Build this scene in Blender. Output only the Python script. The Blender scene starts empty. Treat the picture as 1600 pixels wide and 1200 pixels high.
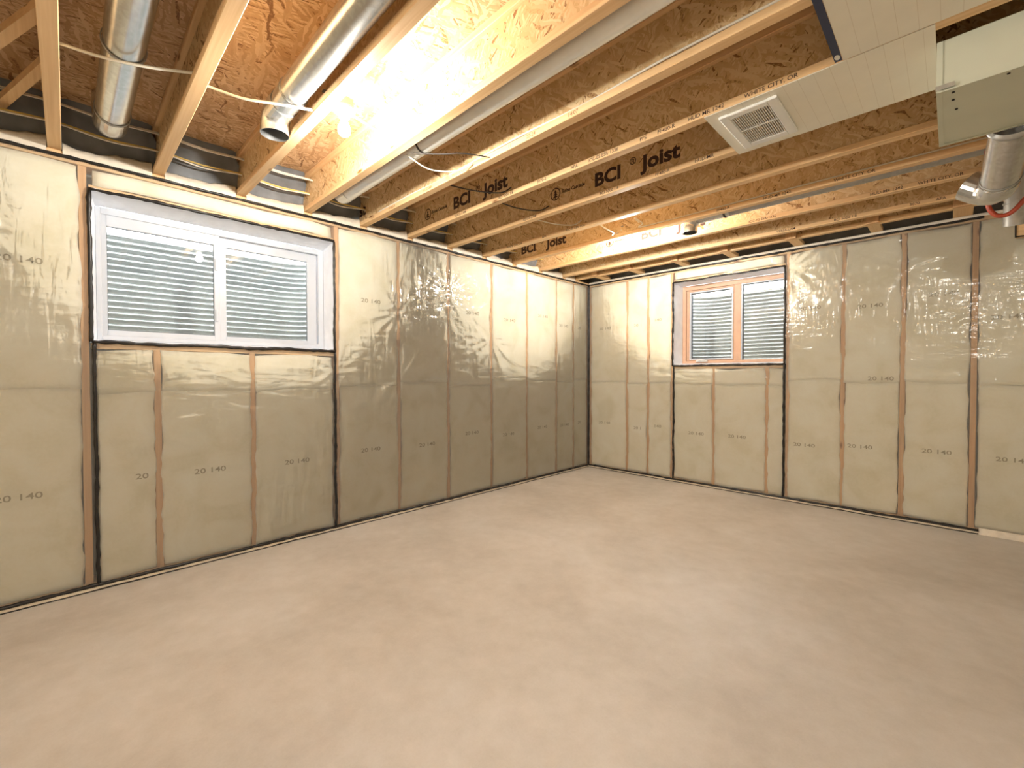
import bpy, bmesh, math, random
from mathutils import Vector, Matrix, noise
random.seed(7)
scene = bpy.context.scene
C = scene.collection
V = Vector

# ------------------------------------------------------------------ camera
cam_d = bpy.data.cameras.new('camera'); cam = bpy.data.objects.new('camera', cam_d); C.objects.link(cam)
F_PX = 691.5
cam_d.sensor_fit = 'HORIZONTAL'; cam_d.sensor_width = 36.0; cam_d.lens = F_PX / 1600 * 36
cam_d.clip_start = 0.02
YAW, PITCH, ROLL = -0.78237, -0.01833, -0.00127
fw = V((math.sin(YAW) * math.cos(PITCH), math.cos(YAW) * math.cos(PITCH), math.sin(PITCH)))
rt = V((math.cos(YAW), -math.sin(YAW), 0)); up = rt.cross(fw)
r2 = math.cos(ROLL) * rt + math.sin(ROLL) * up; u2 = -math.sin(ROLL) * rt + math.cos(ROLL) * up
M = Matrix((r2, u2, -fw)).transposed().to_4x4(); M.translation = V((3.810, -5.4346, 1.3114))
cam.matrix_world = M
scene.camera = cam

# ------------------------------------------------------------------ sky and exposure
world = bpy.data.worlds.new('overcast_sky'); scene.world = world; world.use_nodes = True
bg = world.node_tree.nodes['Background']
bg.inputs['Color'].default_value = (0.93, 0.965, 1.0, 1); bg.inputs['Strength'].default_value = 5.0
scene.view_settings.view_transform = 'Standard'; scene.view_settings.look = 'None'
scene.view_settings.exposure = 1.65; scene.view_settings.gamma = 1.0
scene.view_settings.use_curve_mapping = False
BULB = 700.0           # radiance of the bare bulbs, all of one kind
BULB_COLOR = (1.0, 0.95, 0.86)

# ------------------------------------------------------------------ constants of the place
FL = -0.035            # floor
ZJ = 2.67              # underside of the joists
ZD = 2.972             # underside of the subfloor
XE, YE = 6.6, -8.4     # far ends of the basement behind the camera
JOIST_Y = {k: -5.437 + 0.488 * (k - 1) for k in range(-4, 12)}   # far edge of each bottom flange
JOIST_Y[12] = -0.262

# ------------------------------------------------------------------ material helpers
MATS = {}
def newmat(name):
    m = bpy.data.materials.new(name); m.use_nodes = True
    nt = m.node_tree; b = nt.nodes['Principled BSDF']; MATS[name] = m
    return m, nt, b
def nd(nt, t, **kw):
    n = nt.nodes.new(t)
    for k, v in kw.items():
        if k in n.inputs.keys(): n.inputs[k].default_value = v
        else: setattr(n, k, v)
    return n
def ramp(nt, stops, interp='LINEAR'):
    r = nt.nodes.new('ShaderNodeValToRGB'); cr = r.color_ramp; cr.interpolation = interp
    while len(cr.elements) < len(stops): cr.elements.new(0.5)
    for e, (p, c) in zip(cr.elements, stops): e.position = p; e.color = (*c, 1)
    return r
def s2l(c):
    return tuple(((v / 255) / 12.92 if v / 255 <= 0.04045 else ((v / 255 + 0.055) / 1.055) ** 2.4) for v in c)
def coords(nt, plane):
    """object-space coordinates re-ordered so that (u, v) lie in the plane of the sheet"""
    tc = nd(nt, 'ShaderNodeTexCoord'); sp = nd(nt, 'ShaderNodeSeparateXYZ'); co = nd(nt, 'ShaderNodeCombineXYZ')
    nt.links.new(tc.outputs['Object'], sp.inputs[0])
    oi = nd(nt, 'ShaderNodeObjectInfo'); mu = nd(nt, 'ShaderNodeMath', operation='MULTIPLY'); mu.inputs[1].default_value = 37.0
    nt.links.new(oi.outputs['Random'], mu.inputs[0])
    ad = nd(nt, 'ShaderNodeMath', operation='ADD')
    nt.links.new(sp.outputs[plane[0].upper()], ad.inputs[0]); nt.links.new(mu.outputs[0], ad.inputs[1])
    nt.links.new(ad.outputs[0], co.inputs[0]); nt.links.new(sp.outputs[plane[1].upper()], co.inputs[1])
    return co.outputs[0]
def plain(name, rgb, rough=0.5, metal=0.0, var=0.08, scale=18.0, spec=None, bump=0.0):
    m, nt, b = newmat(name)
    tc = nd(nt, 'ShaderNodeTexCoord'); no = nd(nt, 'ShaderNodeTexNoise', Scale=scale, Detail=3.0)
    nt.links.new(tc.outputs['Object'], no.inputs['Vector'])
    c = s2l(rgb)
    r = ramp(nt, [(0.3, tuple(v * (1 - var) for v in c)), (0.7, tuple(min(1, v * (1 + var)) for v in c))])
    nt.links.new(no.outputs['Fac'], r.inputs[0]); nt.links.new(r.outputs[0], b.inputs['Base Color'])
    b.inputs['Roughness'].default_value = rough; b.inputs['Metallic'].default_value = metal
    if spec is not None: b.inputs['Specular IOR Level'].default_value = spec
    if bump:
        bp = nd(nt, 'ShaderNodeBump', Strength=bump, Distance=0.01)
        nt.links.new(no.outputs['Fac'], bp.inputs['Height']); nt.links.new(bp.outputs[0], b.inputs['Normal'])
    return m
def osb(name, plane, lo, mid, hi, dark, along=8.0, across=34.0, base=0.4):
    """oriented strand board: three layers of elongated flakes at different angles"""
    m, nt, b = newmat(name)
    co = coords(nt, plane)
    wn = nd(nt, 'ShaderNodeTexNoise', Scale=11.0, Detail=2.0); nt.links.new(co, wn.inputs['Vector'])
    wv = nd(nt, 'ShaderNodeVectorMath', operation='SCALE'); wv.inputs['Scale'].default_value = 0.06
    nt.links.new(wn.outputs['Color'], wv.inputs[0])
    wa = nd(nt, 'ShaderNodeVectorMath', operation='ADD'); nt.links.new(co, wa.inputs[0]); nt.links.new(wv.outputs[0], wa.inputs[1])
    layers = []
    for i, (ang, sc) in enumerate(((base, 1.0), (base + 0.95, 1.25), (base - 0.75, 0.8))):
        ro = nd(nt, 'ShaderNodeVectorRotate', rotation_type='Z_AXIS'); ro.inputs['Angle'].default_value = ang
        nt.links.new(wa.outputs[0], ro.inputs['Vector'])
        mp = nd(nt, 'ShaderNodeVectorMath', operation='MULTIPLY'); mp.inputs[1].default_value = (along * sc, across * sc, 1)
        nt.links.new(ro.outputs[0], mp.inputs[0])
        vo = nd(nt, 'ShaderNodeTexVoronoi', voronoi_dimensions='2D', feature='F1', Scale=1.0, Randomness=1.0)
        nt.links.new(mp.outputs[0], vo.inputs['Vector'])
        se = nd(nt, 'ShaderNodeSeparateColor'); nt.links.new(vo.outputs['Color'], se.inputs[0])
        layers.append((vo, se))
    def mixf(a, bb, fac):
        x = nd(nt, 'ShaderNodeMix', data_type='FLOAT')
        nt.links.new(fac, x.inputs['Factor']); nt.links.new(a, x.inputs['A']); nt.links.new(bb, x.inputs['B'])
        return x.outputs['Result']
    def gt(sock, t):
        x = nd(nt, 'ShaderNodeMath', operation='GREATER_THAN'); x.inputs[1].default_value = t
        nt.links.new(sock, x.inputs[0]); return x.outputs[0]
    v = mixf(layers[0][1].outputs['Red'], layers[1][1].outputs['Red'], gt(layers[1][1].outputs['Green'], 0.55))
    v = mixf(v, layers[2][1].outputs['Red'], gt(layers[2][1].outputs['Green'], 0.68))
    fine = nd(nt, 'ShaderNodeTexNoise', Scale=90.0, Detail=3.0); nt.links.new(co, fine.inputs['Vector'])
    big = nd(nt, 'ShaderNodeTexNoise', Scale=2.2, Detail=2.0); nt.links.new(co, big.inputs['Vector'])
    a1 = nd(nt, 'ShaderNodeMath', operation='MULTIPLY_ADD'); a1.inputs[1].default_value = 0.35; nt.links.new(fine.outputs['Fac'], a1.inputs[0]); nt.links.new(v, a1.inputs[2])
    a2 = nd(nt, 'ShaderNodeMath', operation='MULTIPLY_ADD'); a2.inputs[1].default_value = 0.30; nt.links.new(big.outputs['Fac'], a2.inputs[0]); nt.links.new(a1.outputs[0], a2.inputs[2])
    a3 = nd(nt, 'ShaderNodeMath', operation='SUBTRACT'); a3.inputs[1].default_value = 0.30; nt.links.new(a2.outputs[0], a3.inputs[0])
    r = ramp(nt, [(0.0, s2l(dark)), (0.03, s2l(dark)), (0.11, s2l(lo)), (0.55, s2l(mid)), (1.0, s2l(hi))])
    nt.links.new(a3.outputs[0], r.inputs[0]); nt.links.new(r.outputs[0], b.inputs['Base Color'])
    b.inputs['Roughness'].default_value = 0.6; b.inputs['Specular IOR Level'].default_value = 0.3
    bp = nd(nt, 'ShaderNodeBump', Strength=0.35, Distance=0.004)
    nt.links.new(a3.outputs[0], bp.inputs['Height']); nt.links.new(bp.outputs[0], b.inputs['Normal'])
    return m
def lumber(name, axis, lo, hi, knots=True):
    m, nt, b = newmat(name)
    tc = nd(nt, 'ShaderNodeTexCoord'); oi = nd(nt, 'ShaderNodeObjectInfo')
    off = nd(nt, 'ShaderNodeVectorMath', operation='SCALE'); off.inputs[0].default_value = (13.0, 7.0, 5.0)
    nt.links.new(oi.outputs['Random'], off.inputs['Scale'])
    ad = nd(nt, 'ShaderNodeVectorMath', operation='ADD'); nt.links.new(tc.outputs['Object'], ad.inputs[0]); nt.links.new(off.outputs[0], ad.inputs[1])
    sc = [55.0, 55.0, 55.0]; sc['XYZ'.index(axis)] = 1.6
    mu = nd(nt, 'ShaderNodeVectorMath', operation='MULTIPLY'); mu.inputs[1].default_value = sc
    nt.links.new(ad.outputs[0], mu.inputs[0])
    no = nd(nt, 'ShaderNodeTexNoise', Scale=1.0, Detail=4.0, Distortion=0.6); nt.links.new(mu.outputs[0], no.inputs['Vector'])
    r = ramp(nt, [(0.25, s2l(lo)), (0.75, s2l(hi))]); nt.links.new(no.outputs['Fac'], r.inputs[0])
    out = r.outputs[0]
    if knots:
        s2 = [9.0, 9.0, 9.0]; s2['XYZ'.index(axis)] = 2.6
        m2 = nd(nt, 'ShaderNodeVectorMath', operation='MULTIPLY'); m2.inputs[1].default_value = s2; nt.links.new(ad.outputs[0], m2.inputs[0])
        vo = nd(nt, 'ShaderNodeTexVoronoi', Scale=1.0); nt.links.new(m2.outputs[0], vo.inputs['Vector'])
        kr = ramp(nt, [(0.06, (1, 1, 1)), (0.13, (0, 0, 0))]); nt.links.new(vo.outputs['Distance'], kr.inputs[0])
        mx = nd(nt, 'ShaderNodeMix', data_type='RGBA'); mx.inputs['B'].default_value = (*s2l((128, 78, 38)), 1)
        nt.links.new(kr.outputs[0], mx.inputs['Factor']); nt.links.new(out, mx.inputs['A']); out = mx.outputs['Result']
    nt.links.new(out, b.inputs['Base Color'])
    b.inputs['Roughness'].default_value = 0.55; b.inputs['Specular IOR Level'].default_value = 0.3
    return m
def film(name, haze, rough, bump, tint=(0.995, 0.995, 0.99), streak=True):
    """clear polyethylene sheet: mostly see-through, a little milky, glossy by Fresnel, creased"""
    m, nt, b = newmat(name); nt.nodes.remove(b); out = nt.nodes['Material Output']
    tr = nd(nt, 'ShaderNodeBsdfTransparent'); tr.inputs[0].default_value = (*tint, 1)
    di = nd(nt, 'ShaderNodeBsdfDiffuse'); di.inputs[0].default_value = (0.86, 0.84, 0.78, 1)
    gl = nd(nt, 'ShaderNodeBsdfGlossy', Roughness=rough); fr = nd(nt, 'ShaderNodeFresnel', IOR=1.5)
    tc = nd(nt, 'ShaderNodeTexCoord')
    def st(rot, sc, d):
        mp = nd(nt, 'ShaderNodeMapping'); mp.inputs['Rotation'].default_value = rot; mp.inputs['Scale'].default_value = sc
        nt.links.new(tc.outputs['Object'], mp.inputs['Vector'])
        n = nd(nt, 'ShaderNodeTexNoise', Scale=1.0, Detail=3.0, Distortion=d); nt.links.new(mp.outputs[0], n.inputs['Vector']); return n
    n1 = st((0.6, 0.5, 0.0), (16, 16, 3.0), 0.8); n2 = st((-0.5, 0.3, 0.2), (3.0, 3.0, 13), 0.6); n3 = st((0, 0, 0), (4, 4, 4), 1.0)
    mu = nd(nt, 'ShaderNodeMath', operation='MULTIPLY'); nt.links.new(n1.outputs['Fac'], mu.inputs[0]); nt.links.new(n3.outputs['Fac'], mu.inputs[1])
    ad = nd(nt, 'ShaderNodeMath', operation='MULTIPLY_ADD'); ad.inputs[1].default_value = 0.5
    nt.links.new(n2.outputs['Fac'], ad.inputs[0]); nt.links.new(mu.outputs[0], ad.inputs[2])
    bp = nd(nt, 'ShaderNodeBump', Strength=bump, Distance=0.03); nt.links.new(ad.outputs[0], bp.inputs['Height'])
    nt.links.new(bp.outputs[0], gl.inputs['Normal']); nt.links.new(bp.outputs[0], fr.inputs['Normal'])
    m1 = nd(nt, 'ShaderNodeMixShader'); m1.inputs[0].default_value = haze
    nt.links.new(tr.outputs[0], m1.inputs[1]); nt.links.new(di.outputs[0], m1.inputs[2])
    m2 = nd(nt, 'ShaderNodeMixShader'); nt.links.new(fr.outputs[0], m2.inputs[0])
    nt.links.new(m1.outputs[0], m2.inputs[1]); nt.links.new(gl.outputs[0], m2.inputs[2])
    nt.links.new(m2.outputs[0], out.inputs['Surface'])
    return m
def glassmat(name):
    m, nt, b = newmat(name); nt.nodes.remove(b); out = nt.nodes['Material Output']
    tr = nd(nt, 'ShaderNodeBsdfTransparent'); tr.inputs[0].default_value = (0.95, 0.97, 0.97, 1)
    gl = nd(nt, 'ShaderNodeBsdfGlossy', Roughness=0.01); fr = nd(nt, 'ShaderNodeFresnel', IOR=1.5)
    mx = nd(nt, 'ShaderNodeMixShader'); nt.links.new(fr.outputs[0], mx.inputs[0]); nt.links.new(tr.outputs[0], mx.inputs[1]); nt.links.new(gl.outputs[0], mx.inputs[2])
    nt.links.new(mx.outputs[0], out.inputs['Surface']); return m
def concrete(name):
    m, nt, b = newmat(name)
    tc = nd(nt, 'ShaderNodeTexCoord')
    n1 = nd(nt, 'ShaderNodeTexNoise', Scale=0.9, Detail=5.0, Roughness=0.6, Distortion=0.4); nt.links.new(tc.outputs['Object'], n1.inputs['Vector'])
    n2 = nd(nt, 'ShaderNodeTexNoise', Scale=9.0, Detail=6.0, Roughness=0.65); nt.links.new(tc.outputs['Object'], n2.inputs['Vector'])
    n3 = nd(nt, 'ShaderNodeTexNoise', Scale=120.0, Detail=2.0); nt.links.new(tc.outputs['Object'], n3.inputs['Vector'])
    a = nd(nt, 'ShaderNodeMath', operation='MULTIPLY_ADD'); a.inputs[1].default_value = 0.45; nt.links.new(n2.outputs['Fac'], a.inputs[0]); nt.links.new(n1.outputs['Fac'], a.inputs[2])
    a2 = nd(nt, 'ShaderNodeMath', operation='MULTIPLY_ADD'); a2.inputs[1].default_value = 0.15; nt.links.new(n3.outputs['Fac'], a2.inputs[0]); nt.links.new(a.outputs[0], a2.inputs[2])
    r = ramp(nt, [(0.55, s2l((176, 168, 157))), (0.8, s2l((193, 186, 176))), (1.0, s2l((204, 198, 190)))])
    nt.links.new(a2.outputs[0], r.inputs[0]); nt.links.new(r.outputs[0], b.inputs['Base Color'])
    b.inputs['Roughness'].default_value = 0.5; b.inputs['Specular IOR Level'].default_value = 0.35
    bp = nd(nt, 'ShaderNodeBump', Strength=0.12, Distance=0.01); nt.links.new(a2.outputs[0], bp.inputs['Height']); nt.links.new(bp.outputs[0], b.inputs['Normal'])
    return m
def batt_mat(name):
    m, nt, b = newmat(name)
    tc = nd(nt, 'ShaderNodeTexCoord'); oi = nd(nt, 'ShaderNodeObjectInfo')
    ad = nd(nt, 'ShaderNodeVectorMath', operation='ADD'); nt.links.new(tc.outputs['Object'], ad.inputs[0]); nt.links.new(oi.outputs['Random'], ad.inputs[1])
    n1 = nd(nt, 'ShaderNodeTexNoise', Scale=4.0, Detail=5.0, Distortion=0.7); nt.links.new(ad.outputs[0], n1.inputs['Vector'])
    n2 = nd(nt, 'ShaderNodeTexNoise', Scale=60.0, Detail=3.0); nt.links.new(ad.outputs[0], n2.inputs['Vector'])
    a = nd(nt, 'ShaderNodeMath', operation='MULTIPLY_ADD'); a.inputs[1].default_value = 0.25; nt.links.new(n2.outputs['Fac'], a.inputs[0]); nt.links.new(n1.outputs['Fac'], a.inputs[2])
    r = ramp(nt, [(0.40, s2l((230, 223, 198))), (0.62, s2l((240, 234, 215))), (0.85, s2l((245, 241, 226)))])
    nt.links.new(a.outputs[0], r.inputs[0]); nt.links.new(r.outputs[0], b.inputs['Base Color'])
    b.inputs['Roughness'].default_value = 0.95; b.inputs['Specular IOR Level'].default_value = 0.05
    bp = nd(nt, 'ShaderNodeBump', Strength=0.25, Distance=0.02); nt.links.new(n1.outputs['Fac'], bp.inputs['Height']); nt.links.new(bp.outputs[0], b.inputs['Normal'])
    return m
def galv(name, base=(214, 214, 212), rough=0.23):
    m, nt, b = newmat(name)
    tc = nd(nt, 'ShaderNodeTexCoord'); vo = nd(nt, 'ShaderNodeTexVoronoi', Scale=55.0); nt.links.new(tc.outputs['Object'], vo.inputs['Vector'])
    se = nd(nt, 'ShaderNodeSeparateColor'); nt.links.new(vo.outputs['Color'], se.inputs[0])
    c = s2l(base); r = ramp(nt, [(0.0, tuple(v * 0.85 for v in c)), (1.0, c)])
    nt.links.new(se.outputs['Red'], r.inputs[0]); nt.links.new(r.outputs[0], b.inputs['Base Color'])
    b.inputs['Metallic'].default_value = 0.9; b.inputs['Roughness'].default_value = rough
    return m
def panel_mat(name):
    """off-white coated panning sheet with faint printed guide lines across it"""
    m, nt, b = newmat(name)
    tc = nd(nt, 'ShaderNodeTexCoord')
    wv = nd(nt, 'ShaderNodeTexWave', wave_type='BANDS', bands_direction='X', Scale=5.2, Distortion=0.0); nt.links.new(tc.outputs['Object'], wv.inputs['Vector'])
    r = ramp(nt, [(0.0, s2l((222, 212, 192))), (0.004, s2l((240, 234, 218)))]); nt.links.new(wv.outputs['Fac'], r.inputs[0])
    no = nd(nt, 'ShaderNodeTexNoise', Scale=9.0, Detail=3.0); nt.links.new(tc.outputs['Object'], no.inputs['Vector'])
    mx = nd(nt, 'ShaderNodeMix', data_type='RGBA', blend_type='MULTIPLY'); mx.inputs['Factor'].default_value = 0.10
    nt.links.new(r.outputs[0], mx.inputs['A']); nt.links.new(no.outputs['Fac'], mx.inputs['B']); nt.links.new(mx.outputs['Result'], b.inputs['Base Color'])
    b.inputs['Roughness'].default_value = 0.45; return m
def emis(name, col, st):
    m, nt, b = newmat(name)
    b.inputs['Base Color'].default_value = (0.9, 0.9, 0.9, 1)
    b.inputs['Emission Color'].default_value = (*col, 1); b.inputs['Emission Strength'].default_value = st
    return m

concrete('concrete'); plain('foundation', (150, 148, 142), 0.8)
osb('osb_deck', 'XY', (190, 150, 108), (208, 170, 128), (228, 198, 158), (140, 100, 66), 9.0, 84.0, 0.9)
osb('osb_web', 'XZ', (208, 173, 124), (220, 188, 141), (233, 208, 166), (146, 106, 68), 14.0, 92.0, 1.35)
lumber('pine_x', 'X', (218, 176, 126), (238, 204, 158)); lumber('pine_z', 'Z', (204, 156, 110), (226, 184, 138)); lumber('pine_y', 'Y', (218, 176, 126), (238, 204, 158))
batt_mat('batt'); film('poly_film', 0.12, 0.13, 0.30); glassmat('glass')
plain('poly_loose', (226, 216, 200), 0.4, var=0.08, scale=25.0, bump=0.6)
plain('sealant', (28, 24, 22), 0.35, var=0.2, scale=60); plain('hem', (214, 202, 180), 0.5)
plain('ink', (66, 44, 36), 0.8); plain('ink_grey', (168, 158, 132), 0.9); plain('ink_thin', (150, 96, 58), 0.8)
plain('rim_dark', (116, 119, 123), 0.55, var=0.25, scale=7.0, bump=0.5)
galv('galvanized'); galv('galv_dull', (178, 176, 172), 0.42); galv('well_steel', (180, 182, 179), 0.5)
MATS['well_steel'].node_tree.nodes['Principled BSDF'].inputs['Metallic'].default_value = 0.35
plain('duct_white', (238, 238, 234), 0.22, metal=0.15, var=0.03); plain('trunk_coat', (200, 202, 184), 0.38, metal=0.1, var=0.04, scale=4.0)
panel_mat('panning'); plain('plastic_white', (236, 234, 230), 0.35, var=0.02); plain('slot_dark', (40, 38, 36), 0.8)
plain('vinyl', (204, 210, 220), 0.32, var=0.02); plain('liner', (238, 242, 250), 0.42, var=0.05, scale=12.0, bump=0.5)
plain('tan_frame', (200, 162, 136), 0.5, var=0.05); plain('spacer', (70, 74, 84), 0.5)
plain('cable_white', (232, 226, 212), 0.45, var=0.03); plain('cable_yellow', (226, 198, 112), 0.45, var=0.03); plain('cable_dark', (60, 54, 50), 0.5)
plain('pex_red', (178, 74, 50), 0.4, var=0.05); plain('porcelain', (240, 238, 232), 0.3, var=0.02); plain('label_blue', (40, 48, 78), 0.5); plain('label_white', (225, 222, 215), 0.5)
emis('bulb_glow', BULB_COLOR, BULB); plain('ground', (116, 122, 84), 0.95, var=0.3, scale=30); plain('gravel', (140, 134, 124), 0.95, var=0.3, scale=80)
plain('rear_wall', (238, 230, 208), 0.85, var=0.04, scale=3.0)
M_ = MATS

# ------------------------------------------------------------------ mesh helpers
ORG = {}
class MB:
    def __init__(s): s.v = []; s.f = []
    def add(s, vs, fs):
        o = len(s.v); s.v += [tuple(p) for p in vs]; s.f += [tuple(i + o for i in f) for f in fs]; return s
    def box(s, x0, x1, y0, y1, z0, z1, c=0.0):
        if c <= 0:
            vs = [(x0, y0, z0), (x1, y0, z0), (x1, y1, z0), (x0, y1, z0), (x0, y0, z1), (x1, y0, z1), (x1, y1, z1), (x0, y1, z1)]
            return s.add(vs, [(0, 3, 2, 1), (4, 5, 6, 7), (0, 1, 5, 4), (1, 2, 6, 5), (2, 3, 7, 6), (3, 0, 4, 7)])
        d = [x1 - x0, y1 - y0, z1 - z0]; ax = d.index(max(d)); lo = [x0, y0, z0]; hi = [x1, y1, z1]
        o1, o2 = [(1, 2), (2, 0), (0, 1)][ax]
        a0, a1, b0, b1 = lo[o1], hi[o1], lo[o2], hi[o2]
        pr = [(a0 + c, b0), (a1 - c, b0), (a1, b0 + c), (a1, b1 - c), (a1 - c, b1), (a0 + c, b1), (a0, b1 - c), (a0, b0 + c)]
        return s.prism(pr, ax, lo[ax], hi[ax])
    def prism(s, pr, ax, h0, h1):
        o1, o2 = [(1, 2), (2, 0), (0, 1)][ax]; vs = []
        for h in (h0, h1):
            for a, b in pr:
                p = [0, 0, 0]; p[ax] = h; p[o1] = a; p[o2] = b; vs.append(p)
        n = len(pr); fs = [tuple(range(n - 1, -1, -1)), tuple(range(n, 2 * n))]
        for i in range(n): j = (i + 1) % n; fs.append((i, j, n + j, n + i))
        return s.add(vs, fs)
    def sweep(s, pts, r, n=16, caps=True, flat=None):
        pts = [V(p) for p in pts]; m = len(pts); rr = r if isinstance(r, (list, tuple)) else [r] * m
        T = [(pts[min(i + 1, m - 1)] - pts[max(i - 1, 0)]).normalized() for i in range(m)]
        ref = V((0, 0, 1)) if abs(T[0].z) < 0.9 else V((1, 0, 0))
        N = (ref - T[0] * ref.dot(T[0])).normalized(); vs = []
        for i in range(m):
            N = (N - T[i] * N.dot(T[i])).normalized(); B = T[i].cross(N)
            for k in range(n):
                a = 2 * math.pi * k / n; vs.append(pts[i] + (N * math.cos(a) + B * math.sin(a)) * rr[i])
        fs = [(i * n + k, i * n + (k + 1) % n, (i + 1) * n + (k + 1) % n, (i + 1) * n + k) for i in range(m - 1) for k in range(n)]
        if caps: fs += [tuple(range(n - 1, -1, -1)), tuple((m - 1) * n + k for k in range(n))]
        return s.add(vs, fs)
    def pipe(s, pts, r, n=28, wall=0.0025):
        """open tube with an inner wall"""
        m = len(pts); rr = r if isinstance(r, (list, tuple)) else [r] * m
        o = len(s.v); s.sweep(pts, rr, n, False); i0 = len(s.v); s.sweep(pts, [q - wall for q in rr], n, False)
        cnt = i0 - o
        nf = (m - 1) * n
        s.f[-nf:] = [tuple(reversed(f)) for f in s.f[-nf:]]
        for e in (0, m - 1):
            for k in range(n):
                a = o + e * n + k; b = o + e * n + (k + 1) % n; q = (a, b, b + cnt, a + cnt)
                s.f.append(q if e else tuple(reversed(q)))
        return s
def obj(name, mb, mat, parent=None, smooth=False, origin=None):
    me = bpy.data.meshes.new(name)
    if parent is not None: org = ORG[parent.name]
    else: org = V(origin) if origin is not None else V((0, 0, 0))
    me.from_pydata([(p[0] - org.x, p[1] - org.y, p[2] - org.z) for p in mb.v], [], mb.f); me.update()
    if mat: me.materials.append(M_[mat])
    if smooth:
        for p in me.polygons: p.use_smooth = True
    o = bpy.data.objects.new(name, me); C.objects.link(o)
    if parent is not None: o.parent = parent
    else: o.location = org
    ORG[o.name] = org.copy()
    return o
def smooth_by_angle(o, deg=40):
    me = o.data; bm = bmesh.new(); bm.from_mesh(me)
    for f in bm.faces: f.smooth = True
    for e in bm.edges:
        if len(e.link_faces) == 2 and e.calc_face_angle(0) > math.radians(deg): e.smooth = False
    bm.to_mesh(me); bm.free(); return o
def tag(o, label, cat, group=None, kind=None):
    o['label'] = label; o['category'] = cat
    if group: o['group'] = group
    if kind: o['kind'] = kind
    return o
def thing(name, label, cat, loc, group=None, kind=None):
    o = bpy.data.objects.new(name, None); o.empty_display_size = 0.1; C.objects.link(o); o.location = loc
    ORG[o.name] = V(loc); return tag(o, label, cat, group, kind)
def text(body, size, origin, xdir, updir, mat, parent, name='printed_marking', stretch=1.0, bold=0.0, align='LEFT', lift=0.0003):
    cu = bpy.data.curves.new('txt', 'FONT'); cu.body = body; cu.size = size; cu.align_x = align; cu.offset = bold; cu.resolution_u = 3
    t = bpy.data.objects.new('txt', cu); C.objects.link(t)
    dg = bpy.context.evaluated_depsgraph_get(); me = bpy.data.meshes.new_from_object(t.evaluated_get(dg))
    bpy.data.objects.remove(t); bpy.data.curves.remove(cu)
    x = V(xdir).normalized(); u = V(updir).normalized(); n = x.cross(u); org = ORG[parent.name]; o0 = V(origin) + n * lift
    for v in me.vertices: v.co = o0 + x * (v.co.x * stretch) + u * v.co.y - org
    me.materials.clear(); me.materials.append(M_[mat]); me.name = name
    o = bpy.data.objects.new(name, me); C.objects.link(o); o.parent = parent; ORG[o.name] = org.copy(); return o
def nz(x, y, z=0.0): return noise.noise(V((x, y, z)))
def arc(c, r, a0, a1, n, ua, va):
    c, ua, va = V(c), V(ua), V(va)
    return [c + ua * r * math.cos(a0 + (a1 - a0) * i / n) + va * r * math.sin(a0 + (a1 - a0) * i / n) for i in range(n + 1)]

# ================================================================== THE SETTING
floor = obj('floor', MB().box(-0.36, XE + 0.2, YE - 0.2, 0.36, FL - 0.12, FL), 'concrete'); tag(floor, 'bare beige concrete basement floor', 'floor', kind='structure')
ceil = obj('ceiling', MB().box(-0.36, XE + 0.2, YE - 0.2, 0.36, ZD, ZD + 0.02), 'osb_deck'); tag(ceil, 'brown strand board subfloor seen between the joists', 'ceiling', kind='structure')

# ---- wall frames: a wall is described in (s, z) with s along the wall and d the depth behind the poly face
class Wall:
    def __init__(s, name, side, label):
        s.side = side; s.o = thing(name, label, 'wall', (0, 0, FL), kind='structure')
    def P(s, a, z, d):              # d > 0 goes behind the face, d < 0 into the room
        return (-d, a, z) if s.side == 'L' else (a, d, z)
    def box(s, mb, a0, a1, z0, z1, d0, d1, c=0.0):
        if s.side == 'L': return mb.box(-d1, -d0, a0, a1, z0, z1, c)
        return mb.box(a0, a1, d0, d1, z0, z1, c)
    def flip(s): return s.side == 'R'
W1 = dict(a0=-5.322, a1=-3.790, z0=1.527, z1=2.478)
W2 = dict(a0=1.292, a1=2.532, z0=1.436, z1=2.484)
WL = Wall('wall_left', 'L', 'insulated stud wall under clear poly holding the wide white window')
WR = Wall('wall_right', 'R', 'insulated stud wall under clear poly holding the small tan window')
STUD_D0, STUD_D1 = 0.016, 0.155
def make_wall(W, lo, hi, win, studs, batt_gap, cripples):
    # foundation behind, with the window opening
    b = MB(); a0, a1, z0, z1 = win['a0'], win['a1'], win['z0'], win['z1']
    e0, e1 = (lo, 0.36) if W.side == 'L' else (-0.16, hi)
    for q in ((e0, a0, FL, ZJ + 0.3), (a1, e1, FL, ZJ + 0.3), (a0, a1, FL, z0 - 0.03), (a0, a1, z1 + 0.03, ZJ + 0.3)):
        W.box(b, *q, 0.162, 0.36)
    obj('foundation', b, 'foundation', W.o)
    pm = 'pine_y' if W.side == 'L' else 'pine_x'
    obj('bottom_plate', W.box(MB(), lo, hi, FL, 0.01, STUD_D0, STUD_D1), pm, W.o)
    obj('top_plate', W.box(MB(), lo, hi, 2.612, ZJ, STUD_D0 - 0.012, STUD_D1, 0.004), pm, W.o)
    for s in studs:
        obj('stud', W.box(MB(), s - 0.019, s + 0.019, 0.01, 2.612, STUD_D0, STUD_D1, 0.002), 'pine_z', W.o)
    for s in cripples:
        obj('stud', W.box(MB(), s - 0.019, s + 0.019, 0.01, z0 - 0.04, STUD_D0, STUD_D1, 0.002), 'pine_z', W.o)
    obj('sill_plate', W.box(MB(), a0 - 0.0, a1 + 0.0, z0 - 0.04, z0 - 0.004, STUD_D0, STUD_D1), pm, W.o)
    obj('header', W.box(MB(), a0, a1, z1 + 0.004, z1 + 0.03, STUD_D0, STUD_D1), pm, W.o)
    return W
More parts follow.
